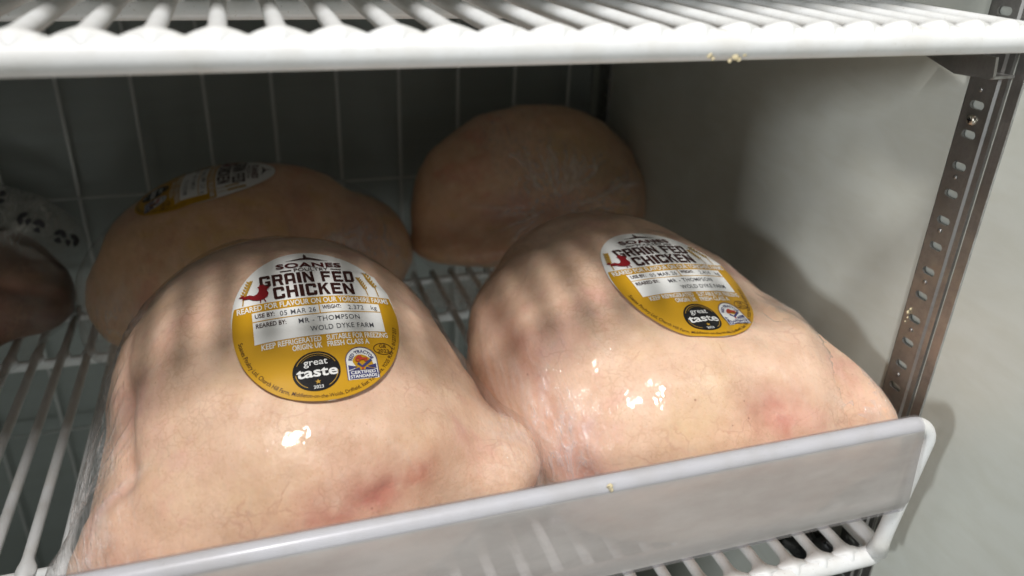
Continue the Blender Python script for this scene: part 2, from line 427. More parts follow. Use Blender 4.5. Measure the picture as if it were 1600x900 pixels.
# ------------------------------------------------------------------ wire shelves
YF, YR = .80, 2.10
PITCH = .0555
BAR_DROP = .0185      # the bars run this far below the wires that are welded on top of them
def wire_mesh(parent, loc, x, z):
    """one shelf wire: it lies on the bars, the coating fills the corners, and its end bends down over the front bar"""
    r0 = .0095; n = 14; v = []; f = []
    rings = []          # centre y, z, up vector (y, z), radius, corner fill, widening in plan
    for th, r, q, fl_ in ((74, .0030, .0105, 0), (56, .0055, .0115, .05), (38, .0075, .0135, .2), (20, .0088, .0160, .45), (6, .0094, .0180, .7)):
        t = rad(th); rings.append((YF - q * math.sin(t), z - BAR_DROP + q * math.cos(t), (-math.sin(t), math.cos(t)), r, fl_, 0.0))
    ys = set(np.linspace(YF + .04, YR, 16)) | {YF + d for d in (0, .006, .011, .0145, .018, .022, .026, .031)}
    for yb in (1.145, 1.855): ys |= {yb + d for d in (-.024, -.018, -.013, -.008, 0, .008, .013, .018, .024)}
    for y in sorted(ys):
        fill = 0.0; wide = 0.0
        d = y - YF; fill = max(0, min(1, 1 - (d - .010) / .020)) * (.75 + .25 * min(1, d / .01))
        q = max(0, min(1, 1 - (d - .012) / .019)); wide = .0150 * (1 - math.sqrt(max(0, 1 - q * q)))
        for yb in (1.145, 1.855): fill = max(fill, max(0, min(1, 1 - (abs(y - yb) - .006) / .016)))
        rings.append((y, z, (0, 1), r0, fill, wide))
    for y, zc, up, r, fill, wide in rings:
        for k in range(n):
            a = 2 * math.pi * k / n; ca, sa = math.cos(a), math.sin(a)
            low = ((1 - sa) / 2) ** 1.6
            rx = r + .0150 * fill * low + wide * (1 - max(0, sa)) ** .7
            h = r * sa if sa > 0 or fill < .05 else r * sa * (1 - .0 * fill)
            v.append((x + rx * ca, y + up[0] * h, zc + up[1] * h))
    m = len(rings)
    for i in range(m - 1):
        for k in range(n): f.append((i * n + k, (i + 1) * n + k, (i + 1) * n + (k + 1) % n, i * n + (k + 1) % n))
    f.append(tuple(range(n))); f.append(tuple(m * n - 1 - k for k in range(n)))
    return obj('wire', v, f, M_COAT, parent, True, loc=loc)
def wire_shelf(z, x_phase, label, kmin, kmax):
    sh = thing('wire_shelf', label, 'shelf', (0, 1.4, z), 'white coated wire shelves')
    f0 = None
    for k in range(kmin, kmax + 1):
        x = x_phase + PITCH * k
        if f0 is None: f0 = wire_mesh(sh, (x, YF, z), x, z)
        else: copy_at(f0, (x, YF, z), sh)
    XL, XR = -.93, .985
    rb = .0172; m_ = MB(); zb = z - BAR_DROP + .0035
    cr = .030
    pts = [(XL, YF, zb)] + [(XR - cr, YF, zb)] + [(XR - cr + cr * math.sin(a), YF + cr - cr * math.cos(a), zb) for a in np.linspace(.2, math.pi / 2, 7)] + [(XR, 1.0, zb), (XR, YR, zb)]
    xs_ = [tuple(p) for p in np.linspace((XL, YF, zb), (XR - cr, YF, zb), 40)]
    pts = xs_ + pts[2:]
    m_.tube(pts, rb, 16); m_.build('front_bar', M_COAT, sh)
    c0 = None
    for yb in (1.145, 1.855):
        m_ = MB(); zz = z - .0190
        prof = arc((0, yb, zz), 1, 0, 2 * math.pi, (0, .010, 0), (0, 0, .0130), 14)[:-1]
        v = []
        for xx in (XL, XR - .012): v += [(xx, p[1], p[2]) for p in prof]
        n_ = len(prof); f = [(k, (k + 1) % n_, n_ + (k + 1) % n_, n_ + k) for k in range(n_)] + [tuple(range(n_ - 1, -1, -1)), tuple(range(n_, 2 * n_))]
        m_.add(v, f); m_.build('cross_bar', M_COAT, sh)
    m_ = MB(); m_.tube([(XL, YR - .012, z - .019), (XR - .012, YR - .012, z - .019)], .0105, 10); m_.build('rear_bar', M_COAT, sh)
    return sh
lower = wire_shelf(-.0025, -.366, 'white wire shelf under the chickens with a raised clear front guard', -10, 23)
upper = wire_shelf(.8772, -.0205, 'white wire shelf at the top of the picture, empty at its front edge', -16, 17)

# guard at the front of the lower shelf: rail, post, lower rail, frosted sleeve panel
GY = .762; zt = .294; zl = .130; XG = .957; rg = .0135; cr = .036
m_ = MB()
pts = [tuple(p) for p in np.linspace((-.93, GY, zt), (XG - cr, GY, zt), 40)] + [(XG - cr + cr * math.sin(a), GY, zt - cr + cr * math.cos(a)) for a in np.linspace(.2, math.pi / 2 - .1, 6)] + \
      [tuple(p) for p in np.linspace((XG + .0005, GY + .001, zt - cr - .004), (XG + .007, GY + .030, .0), 10)]
m_.tube(pts, [rg] * 46 + [rg] * 8 + [rg * 1.06, rg * 1.35], 16)
m_.build('guard_rail', M_COAT, lower)
m_ = MB(); m_.tube([tuple(p) for p in np.linspace((-.93, GY + .003, zl), (XG + .004, GY + .013, zl), 30)], .0085, 12); m_.build('guard_lower_rail', M_COAT, lower)
prof = []
rs = rg + .0022
for a in np.linspace(rad(-60), rad(180), 15): prof.append((GY + rs * math.cos(a), zt + rs * math.sin(a)))
prof.append((GY - rs + .0005, zt - .02)); prof += [(GY - rs + .001 + .0003 * k, z) for k, z in enumerate(np.linspace(zt - .04, zl + .022, 6))]
prof.append((GY - .0095, zl + .010))
for a in np.linspace(rad(170), rad(400), 10): prof.append((GY + .004 + .0115 * math.cos(a), zl + .0115 * math.sin(a)))
prof[-11] = (GY - .0085, zl + .011)
xsn = np.linspace(-.92, XG - .028, 60)
v = []; f = []; n_ = len(prof)
for i, xx in enumerate(xsn):
    for j, (yy, zz) in enumerate(prof):
        wav = .0012 * math.sin(xx * 7 + 1) if 15 <= j <= 22 else 0
        v.append((xx + (.018 * max(0, min(1, (zt - zz) / (zt - zl))) if i == 59 else 0), yy - wav, zz))
for i in range(59):
    for j in range(n_ - 1): f.append((i * n_ + j, i * n_ + j + 1, (i + 1) * n_ + j + 1, (i + 1) * n_ + j))
pan = obj('guard_panel', v, f, M_PANEL, lower)
M_SLEEVE = M_PANEL.copy(); M_SLEEVE.name = 'clear_sleeve'
for nd in M_SLEEVE.node_tree.nodes:
    if nd.type == 'VALTORGB' and abs(nd.color_ramp.elements[0].color[0] - .50) < .01:
        for e_ in nd.color_ramp.elements: e_.color = (.86, .86, .86, 1)
pan.data.materials.append(M_SLEEVE)
for i, p_ in enumerate(pan.data.polygons):
    if i % (n_ - 1) < 14 or i % (n_ - 1) > 22: p_.material_index = 1
so = pan.modifiers.new('thick', 'SOLIDIFY'); so.thickness = .0012 * S; so.offset = 0

# ------------------------------------------------------------------ chickens
def rot3(rx, ry, rz):
    cx, sx, cy, sy, cz, sz = math.cos(rx), math.sin(rx), math.cos(ry), math.sin(ry), math.cos(rz), math.sin(rz)
    return np.array([[cz, -sz, 0], [sz, cz, 0], [0, 0, 1]]) @ np.array([[cy, 0, sy], [0, 1, 0], [-sy, 0, cy]]) @ np.array([[1, 0, 0], [0, cx, -sx], [0, sx, cx]])
def sdf(P, els, k):
    acc = None
    for e in els:
        q = (P - np.array(e[:3])) @ rot3(*e[6:9]); r = np.array(e[3:6])
        k0 = np.linalg.norm(q / r, axis=1); k1 = np.linalg.norm(q / (r * r), axis=1) + 1e-9
        d = k0 * (k0 - 1) / k1
        if acc is None: acc = d
        else:
            h = np.clip(.5 + .5 * (acc - d) / k, 0, 1); acc = acc * (1 - h) + d * h - k * h * (1 - h)
    return acc
def ico(n):
    bm = bmesh.new(); bmesh.ops.create_icosphere(bm, subdivisions=n, radius=1)
    V = np.array([v.co[:] for v in bm.verts]); F = [tuple(v.index for v in f.verts) for f in bm.faces]; bm.free(); return V, F
ICO = {}
def shell(els, k, c0, off, sub, floor):
    if sub not in ICO: ICO[sub] = ico(sub)
    D, F = ICO[sub]; D = D / np.linalg.norm(D, axis=1)[:, None]
    t = np.full(len(D), .9)
    for _ in range(34):
        t = np.maximum(t - (sdf(c0 + D * t[:, None], els, k) - off) * .92, .01)
    P = c0 + D * t[:, None]
    lo = floor + .02
    z = P[:, 2]; P[:, 2] = np.where(z < lo, floor + .02 * np.exp(np.minimum(0, (z - lo) / .02)) - 0.0, z)
    return P, F, D
def vnoise(P, sc, seed):
    return np.array([mnoise.noise(Vector(p) * sc + Vector((seed, seed * 1.7, seed * .3))) for p in P])
def set_attr(o, name, a):
    at = o.data.attributes.new(name, 'FLOAT', 'POINT'); at.data.foreach_set('value', np.clip(a, 0, 1).astype(np.float32))
def blobs(P, L):
    a = np.zeros(len(P))
    for (c, r, s) in L:
        q = (P - np.array(c)) / (np.array(r) if hasattr(r, '__len__') else r)
        a += s * np.exp(-(q ** 2).sum(1))
    return a
def normals(P, F):
    T = np.array(F); n = np.cross(P[T[:, 1]] - P[T[:, 0]], P[T[:, 2]] - P[T[:, 0]]); N = np.zeros_like(P)
    for i in range(3): np.add.at(N, T[:, i], n)
    return N / (np.linalg.norm(N, axis=1)[:, None] + 1e-12)
def seg_groove(P, pts, w_):
    """distance based groove profile along a polyline"""
    d = np.full(len(P), 9.0)
    for a, b_ in zip(pts[:-1], pts[1:]):
        a = np.array(a); b_ = np.array(b_); ab = b_ - a
        t = np.clip(((P - a) @ ab) / (ab @ ab), 0, 1); d = np.minimum(d, np.linalg.norm(P - a - t[:, None] * ab, axis=1))
    return np.exp(-(d / w_) ** 2)
def chicken(key, label, els, film_extra, c0, sub, skin, dents, grooves, pink, yellow, red, pulls, film=None, k=.06, group='bagged chickens on the wire shelf', name='bagged_chicken', cat='chicken', folds=(), fsub=6, kf=.085):
    c0 = np.array(c0); base = (c0[0], c0[1], .008)
    t = thing(name, label, cat, base, group)
    P, F, D = shell(els, k, c0, 0.0, sub, .0085)
    N = normals(P, F); seed = sum(map(ord, key)) % 17
    up = np.clip((P[:, 2] - .02) / .04, 0, 1)
    disp = .006 * vnoise(P, 11, seed) + .0030 * vnoise(P, 26, seed + 3) + .0012 * vnoise(P, 60, seed + 5)
    disp -= blobs(P, dents)
    for pts, w_, dep in grooves: disp -= dep * seg_groove(P, pts, w_)
    P2 = P + N * (disp * up)[:, None]
    P2[:, 2] = np.maximum(P2[:, 2], .008)
    body = obj('body', P2, F, skin, t)
    gro = sum([seg_groove(P, pts, w_ * 1.2) for pts, w_, dep in grooves]) if grooves else np.zeros(len(P))
    rough = .5 + .9 * (vnoise(P, 30, seed + 9) * .6 + vnoise(P, 75, seed + 2) * .4)
    set_attr(body, 'pink', (blobs(P, pink) + gro * .5) * (0.4 + rough)); set_attr(body, 'yellow', blobs(P, yellow) * (.4 + rough)); set_attr(body, 'red', blobs(P, red) * rough)
    Pf, Ff, _ = shell(list(els) + list(film_extra), kf, c0, .0032, fsub, .0078)
    Nf = normals(Pf, Ff); upf = np.clip((Pf[:, 2] - .012) / .04, 0, 1)
    pl = np.clip(blobs(Pf, pulls), 0, 1)
    # film wrinkles: streaky ridges where the bag is drawn tight
    Q = Pf * np.array([30, 9, 16]); wr = vnoise(Q, 1.0, seed + 1) + .5 * vnoise(Q * 2.1, 1.0, seed + 4)
    Pf2 = Pf + Nf * ((.0010 * vnoise(Pf, 22, seed + 8) + .0055 * pl * wr + .0005) * upf)[:, None]
    # sharp creases fanning out where the bag is gathered
    fa = np.zeros(len(Pf)); rnd = random.Random(seed)
    bf = BVHTree.FromPolygons([Vector(p) for p in Pf], Ff)
    for (A, B0, B1, n_f, w_, hgt) in folds:
        A = Vector(A); B0 = Vector(B0); B1 = Vector(B1)
        for i_ in range(n_f):
            q_ = (i_ + rnd.uniform(.2, .8)) / n_f; B_ = B0.lerp(B1, q_); L0 = rnd.uniform(0, .3); L1 = rnd.uniform(.6, 1.0)
            pts_ = []
            for k_ in range(8):
                u_ = L0 + (L1 - L0) * k_ / 7; p_ = A.lerp(B_, u_) + Vector((rnd.uniform(-1, 1), rnd.uniform(-1, 1), rnd.uniform(-1, 1))) * .005
                pts_.append(bf.find_nearest(p_)[0])
            lo_ = np.min(np.array(pts_), 0) - .04; hi_ = np.max(np.array(pts_), 0) + .04
            m_ = np.where(((Pf > lo_) & (Pf < hi_)).all(1))[0]
            if not len(m_): continue
            a_, b_ = np.array(pts_[0]), np.array(pts_[-1])
            tt = np.clip(((Pf[m_] - a_) @ (b_ - a_)) / ((b_ - a_) @ (b_ - a_)), 0, 1)
            g_ = seg_groove(Pf[m_], pts_, w_ * rnd.uniform(.7, 1.3)) * np.sin(np.pi * np.clip(tt, .03, .97)) ** .6
            g2 = seg_groove(Pf[m_], pts_, w_ * 2.6) * np.sin(np.pi * np.clip(tt, .03, .97))
            h_ = hgt * rnd.uniform(.5, 1.2)
            Pf2[m_] += Nf[m_] * ((h_ * g_ - .3 * h_ * g2) * upf[m_])[:, None]
            fa[m_] = np.maximum(fa[m_], g_ * rnd.uniform(.35, 1))
    # never below the skin it covers
    bvh = BVHTree.FromPolygons([Vector(p) for p in P2], F)
    for i in range(len(Pf2)):
        hit = bvh.find_nearest(Vector(Pf2[i]), .012)
        if hit[0] is not None:
            s_ = (Vector(Pf2[i]) - hit[0]).dot(hit[1])
            if s_ < .0016: Pf2[i] = np.array(hit[0] + hit[1] * .0016)
    fo = obj('bag', Pf2, Ff, film or M_FILM, t)
    set_attr(fo, 'pull', pl); set_attr(fo, 'fold', fa)
    return t, Pf2, Ff

# ---- printed oval label laid on the film
def font_mesh(text, bold=0.0, spacing=1.0):
    cu = bpy.data.curves.new('t', 'FONT'); cu.body = text; cu.size = 1.0; cu.offset = bold; cu.resolution_u = 3; cu.space_character = spacing
    o = bpy.data.objects.new('t', cu); COL.objects.link(o)
    dg = bpy.context.evaluated_depsgraph_get(); dg.update()
    ev = o.evaluated_get(dg); me = ev.to_mesh()
    V = np.array([v.co[:2] for v in me.vertices]).reshape(-1, 2); F = [tuple(p.vertices) for p in me.polygons]
    ev.to_mesh_clear(); bpy.data.objects.remove(o); bpy.data.curves.remove(cu)
    return V, F
def fit_text(text, u0, u1, v0, h, bold=0.0, spacing=1.0, slant=0.0):
    """text stretched into u0..u1 with its caps h tall, baseline at v0"""
    V, F = font_mesh(text, bold, spacing); V = V.copy()
    x0, x1 = V[:, 0].min(), V[:, 0].max()
    caps, _ = font_mesh('H', bold); ch = caps[:, 1].max() - caps[:, 1].min(); cb = caps[:, 1].min()
    V[:, 0] = u0 + (V[:, 0] - x0) / (x1 - x0) * (u1 - u0)
    V[:, 1] = v0 + (V[:, 1] - cb) / ch * h
    return V, F
class Flat:
    """flat print in label coordinates"""
    def __init__(s): s.v = []; s.f = []
    def add(s, V, F):
        b_ = len(s.v); s.v += [tuple(p) for p in V]; s.f += [tuple(i + b_ for i in q) for q in F]; return s
    def text(s, *a, **k): return s.add(*fit_text(*a, **k))
    def rect(s, u0, u1, v0, v1, n=6, m=3):
        V = [(u0 + (u1 - u0) * i / n, v0 + (v1 - v0) * j / m) for i in range(n + 1) for j in range(m + 1)]
        return s.add(V, [(i * (m + 1) + j, (i + 1) * (m + 1) + j, (i + 1) * (m + 1) + j + 1, i * (m + 1) + j + 1) for i in range(n) for j in range(m)])
    def ring(s, c, ru, rv, iu, iv, a0=0, a1=360, n=48):
        V = []; F = []
        for i in range(n + 1):
            a = rad(a0 + (a1 - a0) * i / n); V += [(c[0] + ru * math.cos(a), c[1] + rv * math.sin(a)), (c[0] + iu * math.cos(a), c[1] + iv * math.sin(a))]
        return s.add(V, [(2 * i, 2 * i + 2, 2 * i + 3, 2 * i + 1) for i in range(n)])
    def disc(s, c, ru, rv, n=40, m=4):
        V = [(c[0], c[1])]; F = []
        for j in range(1, m + 1):
            for i in range(n):
                a = 2 * math.pi * i / n; V.append((c[0] + ru * j / m * math.cos(a), c[1] + rv * j / m * math.sin(a)))
        F = [(0, 1 + i, 1 + (i + 1) % n) for i in range(n)]
        for j in range(m - 1):
            for i in range(n): F.append((1 + j * n + i, 1 + (j + 1) * n + i, 1 + (j + 1) * n + (i + 1) % n, 1 + j * n + (i + 1) % n))
        return s.add(V, F)
    def poly(s, pts): 
        bm = bmesh.new(); vs = [bm.verts.new((p[0], p[1], 0)) for p in pts]; fc = bm.faces.new(vs); bmesh.ops.triangulate(bm, faces=[fc])
        bm.verts.index_update(); V = [v.co[:2] for v in bm.verts]; F = [tuple(v.index for v in f.verts) for f in bm.faces]; bm.free()
        return s.add(V, F)
    def arc_text(s, text, c, ru, rv, a0, a1, h, bold=0.0, inward=False):
        V, F = font_mesh(text, bold); V = V.copy(); x0, x1 = V[:, 0].min(), V[:, 0].max()
        out = []
        for x, y in V:
            q = (x - x0) / (x1 - x0); a = rad(a0 + (a1 - a0) * q); d = y / .7 * h
            d = d if not inward else -d
            out.append((c[0] + (ru + d) * math.cos(a), c[1] + (rv + d) * math.sin(a)))
        return s.add(out, F)
    def line(s, pts, w_):
        V = []
        for i, p in enumerate(pts):
            a = Vector(pts[max(i - 1, 0)]); b_ = Vector(pts[min(i + 1, len(pts) - 1)]); d = (b_ - a).normalized(); n = Vector((-d.y, d.x)) * w_ / 2
            V += [(p[0] + n.x, p[1] + n.y), (p[0] - n.x, p[1] - n.y)]
        return s.add(V, [(2 * i, 2 * i + 1, 2 * i + 3, 2 * i + 2) for i in range(len(pts) - 1)])
VR = 1.16
_s, _t = .30, .20
GLYPH = {
 'G': [[(0, .1), (_s, .2), (_s, .8), (0, .9)], [(0, .9), (_s, .8), (1 - _s, .8), (1, .9), (.88, 1), (.12, 1)], [(0, .1), (.12, 0), (.88, 0), (1, .1), (1 - _s, .2), (_s, .2)], [(1 - _s, .2), (1, .1), (1, .5), (.5, .5), (.5, .34), (1 - _s, .34)], [(1 - _s, .68), (1, .68), (1, .9), (1 - _s, .8)]],
 'R': [[(0, 0), (_s, 0), (_s, 1), (0, 1)], [(_s, .82), (1 - _s, .82), (1, .9), (.88, 1), (_s, 1)], [(1 - _s, .58), (1, .5), (1, .9), (1 - _s, .82)], [(_s, .40), (.86, .40), (1, .5), (1 - _s, .58), (_s, .58)], [(1 - _s, 0), (1, 0), (.86, .40), (.56, .40)]],
 'A': [[(0, 0), (_s, 0), (_s, .8), (.12, 1), (0, .88)], [(1 - _s, 0), (1, 0), (1, .88), (.88, 1), (1 - _s, .8)], [(_s, .8), (1 - _s, .8), (.88, 1), (.12, 1)], [(_s, .26), (1 - _s, .26), (1 - _s, .44), (_s, .44)]],
 'I': [[(0, 0), (1, 0), (1, 1), (0, 1)]],
 'N': [[(0, 0), (.27, 0), (.27, 1), (0, 1)], [(.73, 0), (1, 0), (1, 1), (.73, 1)], [(.27, 1), (.27, .62), (.73, 0), (.73, .38)]],
 'F': [[(0, 0), (_s, 0), (_s, 1), (0, 1)], [(_s, .8), (1, .8), (1, 1), (_s, 1)], [(_s, .42), (.88, .42), (.88, .60), (_s, .60)]],
 'E': [[(0, 0), (_s, 0), (_s, 1), (0, 1)], [(_s, .8), (1, .8), (1, 1), (_s, 1)], [(_s, .42), (.88, .42), (.88, .60), (_s, .60)], [(_s, 0), (1, 0), (1, .2), (_s, .2)]],
 'D': [[(0, 0), (_s, 0), (_s, 1), (0, 1)], [(_s, .8), (1 - _s, .8), (1, .88), (.84, 1), (_s, 1)], [(_s, 0), (.84, 0), (1, .12), (1 - _s, .2), (_s, .2)], [(1 - _s, .2), (1, .12), (1, .88), (1 - _s, .8)]],
 'C': [[(0, .1), (_s, .2), (_s, .8), (0, .9)], [(0, .9), (_s, .8), (1 - _s, .8), (1, .9), (.88, 1), (.12, 1)], [(0, .1), (.12, 0), (.88, 0), (1, .1), (1 - _s, .2), (_s, .2)], [(1 - _s, .2), (1, .1), (1, .36), (1 - _s, .36)], [(1 - _s, .64), (1, .64), (1, .9), (1 - _s, .8)]],
 'H': [[(0, 0), (_s, 0), (_s, 1), (0, 1)], [(1 - _s, 0), (1, 0), (1, 1), (1 - _s, 1)], [(_s, .41), (1 - _s, .41), (1 - _s, .60), (_s, .60)]],
 'K': [[(0, 0), (_s, 0), (_s, 1), (0, 1)], [(_s, .38), (.42, .52), (1, 1), (.68, 1), (_s, .62)], [(.42, .52), (.68, 0), (1, 0), (.60, .66)]],
}
def block_text(flat, text, u0, u1, v0, h):
    W = {'I': .40, ' ': .42, 'N': 1.05, 'K': 1.05}
    tot = sum(W.get(c, 1.0) for c in text) + .17 * (len(text) - 1); sc = (u1 - u0) / tot; x = u0
    for c in text:
        wd = W.get(c, 1.0) * sc
        for P in GLYPH.get(c, []): flat.poly([(x + px * wd, v0 + py * h) for px, py in P])
        x += wd + .17 * sc
VB = .322     # where white paper meets the gold field
_cache = {}
def label_art(weight, day):
    key = (weight, day)
    if key in _cache: return _cache[key]
    L = []   # (name, flat, material, layer)
    f = Flat()
    # gold field below VB
    n = 70; m = 44; uu = np.linspace(-1, 1, n + 1); V = []
    ub = math.sqrt(1 - (VB / VR) ** 2)
    rows = [VB + (-VR * .998 - VB) * (1 - (1 - j / m) ** 1.6) for j in range(m + 1)]
    for vv in rows:
        hw = math.sqrt(max(1e-5, 1 - (vv / VR) ** 2)) * .997
        V += [(hw * x, vv) for x in uu]
    f.add(V, [(j * (n + 1) + i, (j + 1) * (n + 1) + i, (j + 1) * (n + 1) + i + 1, j * (n + 1) + i + 1) for j in range(m) for i in range(n)])
    L.append(('gold_field', f, P_GOLD, 1))
    f = Flat()     # hill drawing, maker's name
    f.poly([(-.30, .975), (-.18, .995), (-.11, 1.015), (-.05, 1.025), (-.05, 1.075), (-.03, 1.115), (-.01, 1.075), (-.01, 1.045), (.10, 1.02), (.18, .995), (.27, .975), (.14, .985), (.02, 1.0), (-.08, .99)])
    f.line([(-.38, .795), (-.24, .80)], .018); f.line([(.26, .80), (.40, .795)], .018)
    f.text('POULTRY', -.21, .23, .772, .056, .012)
    L.append(('maker_lettering', f, P_BROWN, 2))
    f = Flat()
    f.text('SOANES', -.42, .42, .845, .092, .030, 1.06)
    L.append(('maker_name', f, P_MAROON, 2))
    f = Flat()
    block_text(f, 'GRAIN FED', -.64, .54, .570, .185)
    block_text(f, 'CHICKEN', -.50, .50, .352, .190)
    L.append(('title_lettering', f, P_BROWN, 2))
    f = Flat()     # wheat ears
    def ear(u, v, h, lean):
        for i in range(6):
            for sg in (-1, 1):
                q = i / 6; cx = u + lean * q; cy = v + h * (.32 + .6 * q); l_ = h * .17
                a = rad(90 - sg * 35 - lean * 60)
                d = Vector((math.cos(a), math.sin(a))); nn = Vector((-d.y, d.x))
                p = Vector((cx, cy))
                f.poly([tuple(p), tuple(p + d * l_ * .5 + nn * l_ * .22), tuple(p + d * l_), tuple(p + d * l_ * .5 - nn * l_ * .22)])
        f.line([(u - lean * .2, v), (u, v + h * .3), (u + lean, v + h * .95)], .014)
    for q in ((-.84, .34, .40, .10), (.80, .34, .44, -.10), (.66, .34, .34, -.07)):
        f = Flat(); ear(*q); L.append(('wheat_ear', f, P_STRAW, 2))
    f = Flat()
    f.poly([(-.90, .47), (-.83, .50), (-.84, .465), (-.77, .475), (-.73, .445), (-.69, .465), (-.665, .51), (-.66, .56), (-.675, .585), (-.65, .595), (-.645, .625), (-.62, .605), (-.60, .625), (-.585, .595), (-.57, .575), (-.53, .56), (-.565, .535), (-.57, .51), (-.555, .46), (-.575, .41), (-.62, .38), (-.68, .372), (-.74, .385), (-.79, .415), (-.87, .42), (-.84, .44)])
    f.line([(-.655, .38), (-.66, .335)], .014); f.line([(-.615, .384), (-.60, .335)], .014)
    L.append(('rooster_print', f, P_RED, 3))
    f = Flat()
    f.text('REARED FOR FLAVOUR ON OUR YORKSHIRE FARMS', -.93, .93, .218, .082, .022)
    L.append(('slogan_lettering', f, P_WHITE, 2)); f = Flat()
    f.text('KEEP REFRIGERATED', -.70, -.03, -.335, .074, .022); f.text('ORIGIN: UK', -.37, -.03, -.425, .074, .022)
    L.append(('storage_lettering', f, P_WHITE, 2)); f = Flat()
    f.text('SUITABLE FOR FREEZING', .03, .80, -.335, .074, .022); f.text('FRESH CLASS A', .03, .54, -.425, .074, .022)
    L.append(('storage_lettering', f, P_WHITE, 2))
    f = Flat(); f.rect(-.77, .78, -.245, .195, 60, 18); L.append(('info_panel', f, P_WHITE, 2))
    f = Flat(); f.rect(-.77, .78, .055, .066, 60, 1); f.rect(.0, .012, .066, .195, 1, 2); L.append(('panel_rule', f, P_GOLD, 3))
    f = Flat(); f.text('USE BY:', -.74, -.52, .105, .062, .02); f.text('WEIGHT:', .04, .27, .115, .058, .02); f.text('REARED BY:', -.74, -.40, -.035, .062, .02)
    L.append(('caption_lettering', f, P_BROWN, 3))
    f = Flat(); f.text(day, -.46, -.04, .09, .068, .002, 1.1); f.text(weight, .36, .56, .095, .066, .0, 1.1); f.text('kg', .66, .74, .095, .066)
    f.text('MR - THOMPSON', -.26, .48, -.055, .070, .002, 1.1); f.text('WOLD DYKE FARM', -.14, .64, -.185, .070, .002, 1.1)
    L.append(('stamped_lettering', f, P_GREY, 3))
    gc = (-.13, -.74); gr = .27
    f = Flat(); f.disc(gc, gr, gr); L.append(('award_badge', f, P_BLACK, 2))
    f = Flat(); f.ring(gc, gr * .90, gr * .90, gr * .87, gr * .87, 25, 155); f.ring(gc, gr * .90, gr * .90, gr * .87, gr * .87, 185, 240); f.ring(gc, gr * .90, gr * .90, gr * .87, gr * .87, 300, 355)
    f.ring(gc, gr * .80, gr * .80, gr * .785, gr * .785, 40, 140)
    st = [(gc[0] + .0 + (.036 if i % 2 == 0 else .015) * math.cos(rad(90 + 36 * i)), gc[1] - .145 + (.036 if i % 2 == 0 else .015) * math.sin(rad(90 + 36 * i))) for i in range(10)]
    f.poly(st); L.append(('award_ring', f, P_STRAW, 3))
    f = Flat(); f.text('great', gc[0] - .14, gc[0] + .13, gc[1] + .085, .088, .006); f.text('taste', gc[0] - .23, gc[0] + .235, gc[1] - .075, .135, .022)
    f.text('2023', gc[0] - .055, gc[0] + .055, gc[1] - .235, .042, .006)
    L.append(('award_lettering', f, P_WHITE, 3))
    bc = .40; bt = -.50
    f = Flat()
    pts = [(bc - .185, -.92), (bc + .185, -.92), (bc + .185, -.66)] + [(bc + .185 * math.cos(a), -.66 + .18 * math.sin(a)) for a in np.linspace(.15, math.pi - .15, 14)] + [(bc - .185, -.66)]
    f.poly(pts); L.append(('farm_badge', f, P_WHITE, 2))
    f = Flat(); f.rect(bc - .17, bc + .17, -.915, -.80, 4, 2)
    f.poly([(bc - .17, -.79), (bc - .17, -.72), (bc - .06, -.75)]); f.poly([(bc + .17, -.79), (bc + .17, -.72), (bc + .06, -.75)])
    f.poly([(bc - .155, -.795), (bc - .03, -.795), (bc - .04, -.76)]); f.poly([(bc + .03, -.795), (bc + .155, -.795), (bc + .04, -.76)])
    f.line([(bc - .05, -.70), (bc, -.755), (bc + .12, -.66)], .035)
    f.arc_text('RED TRACTOR', (bc, -.675), .115, .115, 172, 8, .045, .02)
    f.ring((bc, -.66), .195, .19, .185, .18, 0, 180); f.rect(bc - .195, bc - .185, -.925, -.66, 1, 4); f.rect(bc + .185, bc + .195, -.925, -.66, 1, 4)
    L.append(('farm_badge_print', f, P_NAVY, 3))
    f = Flat(); f.ring((bc - .045, -.655), .032, .032, .014, .014); f.ring((bc + .05, -.665), .022, .022, .010, .010)
    f.poly([(bc - .07, -.625), (bc - .03, -.595), (bc + .0, -.60), (bc + .01, -.63), (bc + .075, -.632), (bc + .075, -.655), (bc - .01, -.665)])
    f.rect(bc - .012, bc + .012, -.795, -.765, 1, 1); L.append(('tractor_print', f, P_SCAR, 4))
    f = Flat(); f.text('CERTIFIED', bc - .15, bc + .15, -.853, .042, .02); f.text('STANDARDS', bc - .16, bc + .16, -.908, .042, .02); L.append(('farm_badge_lettering', f, P_WHITE, 4))
    f = Flat(); f.ring((.70, -.50), .125, .085, .115, .075); f.text('GB', .655, .745, -.485, .048, .006); f.text('2023', .625, .775, -.555, .052, .006)
    f.arc_text('Soanes Poultry Ltd, Church Hill Farm, Middleton-on-the-Wolds, Driffield, East Yorkshire, YO25 9UG  E: 01377 217', (0, 0), .955, VR - .045, 189, 351, .050, .004, True)
    L.append(('address_lettering', f, P_BROWN, 2))
    _cache[key] = L
    return L
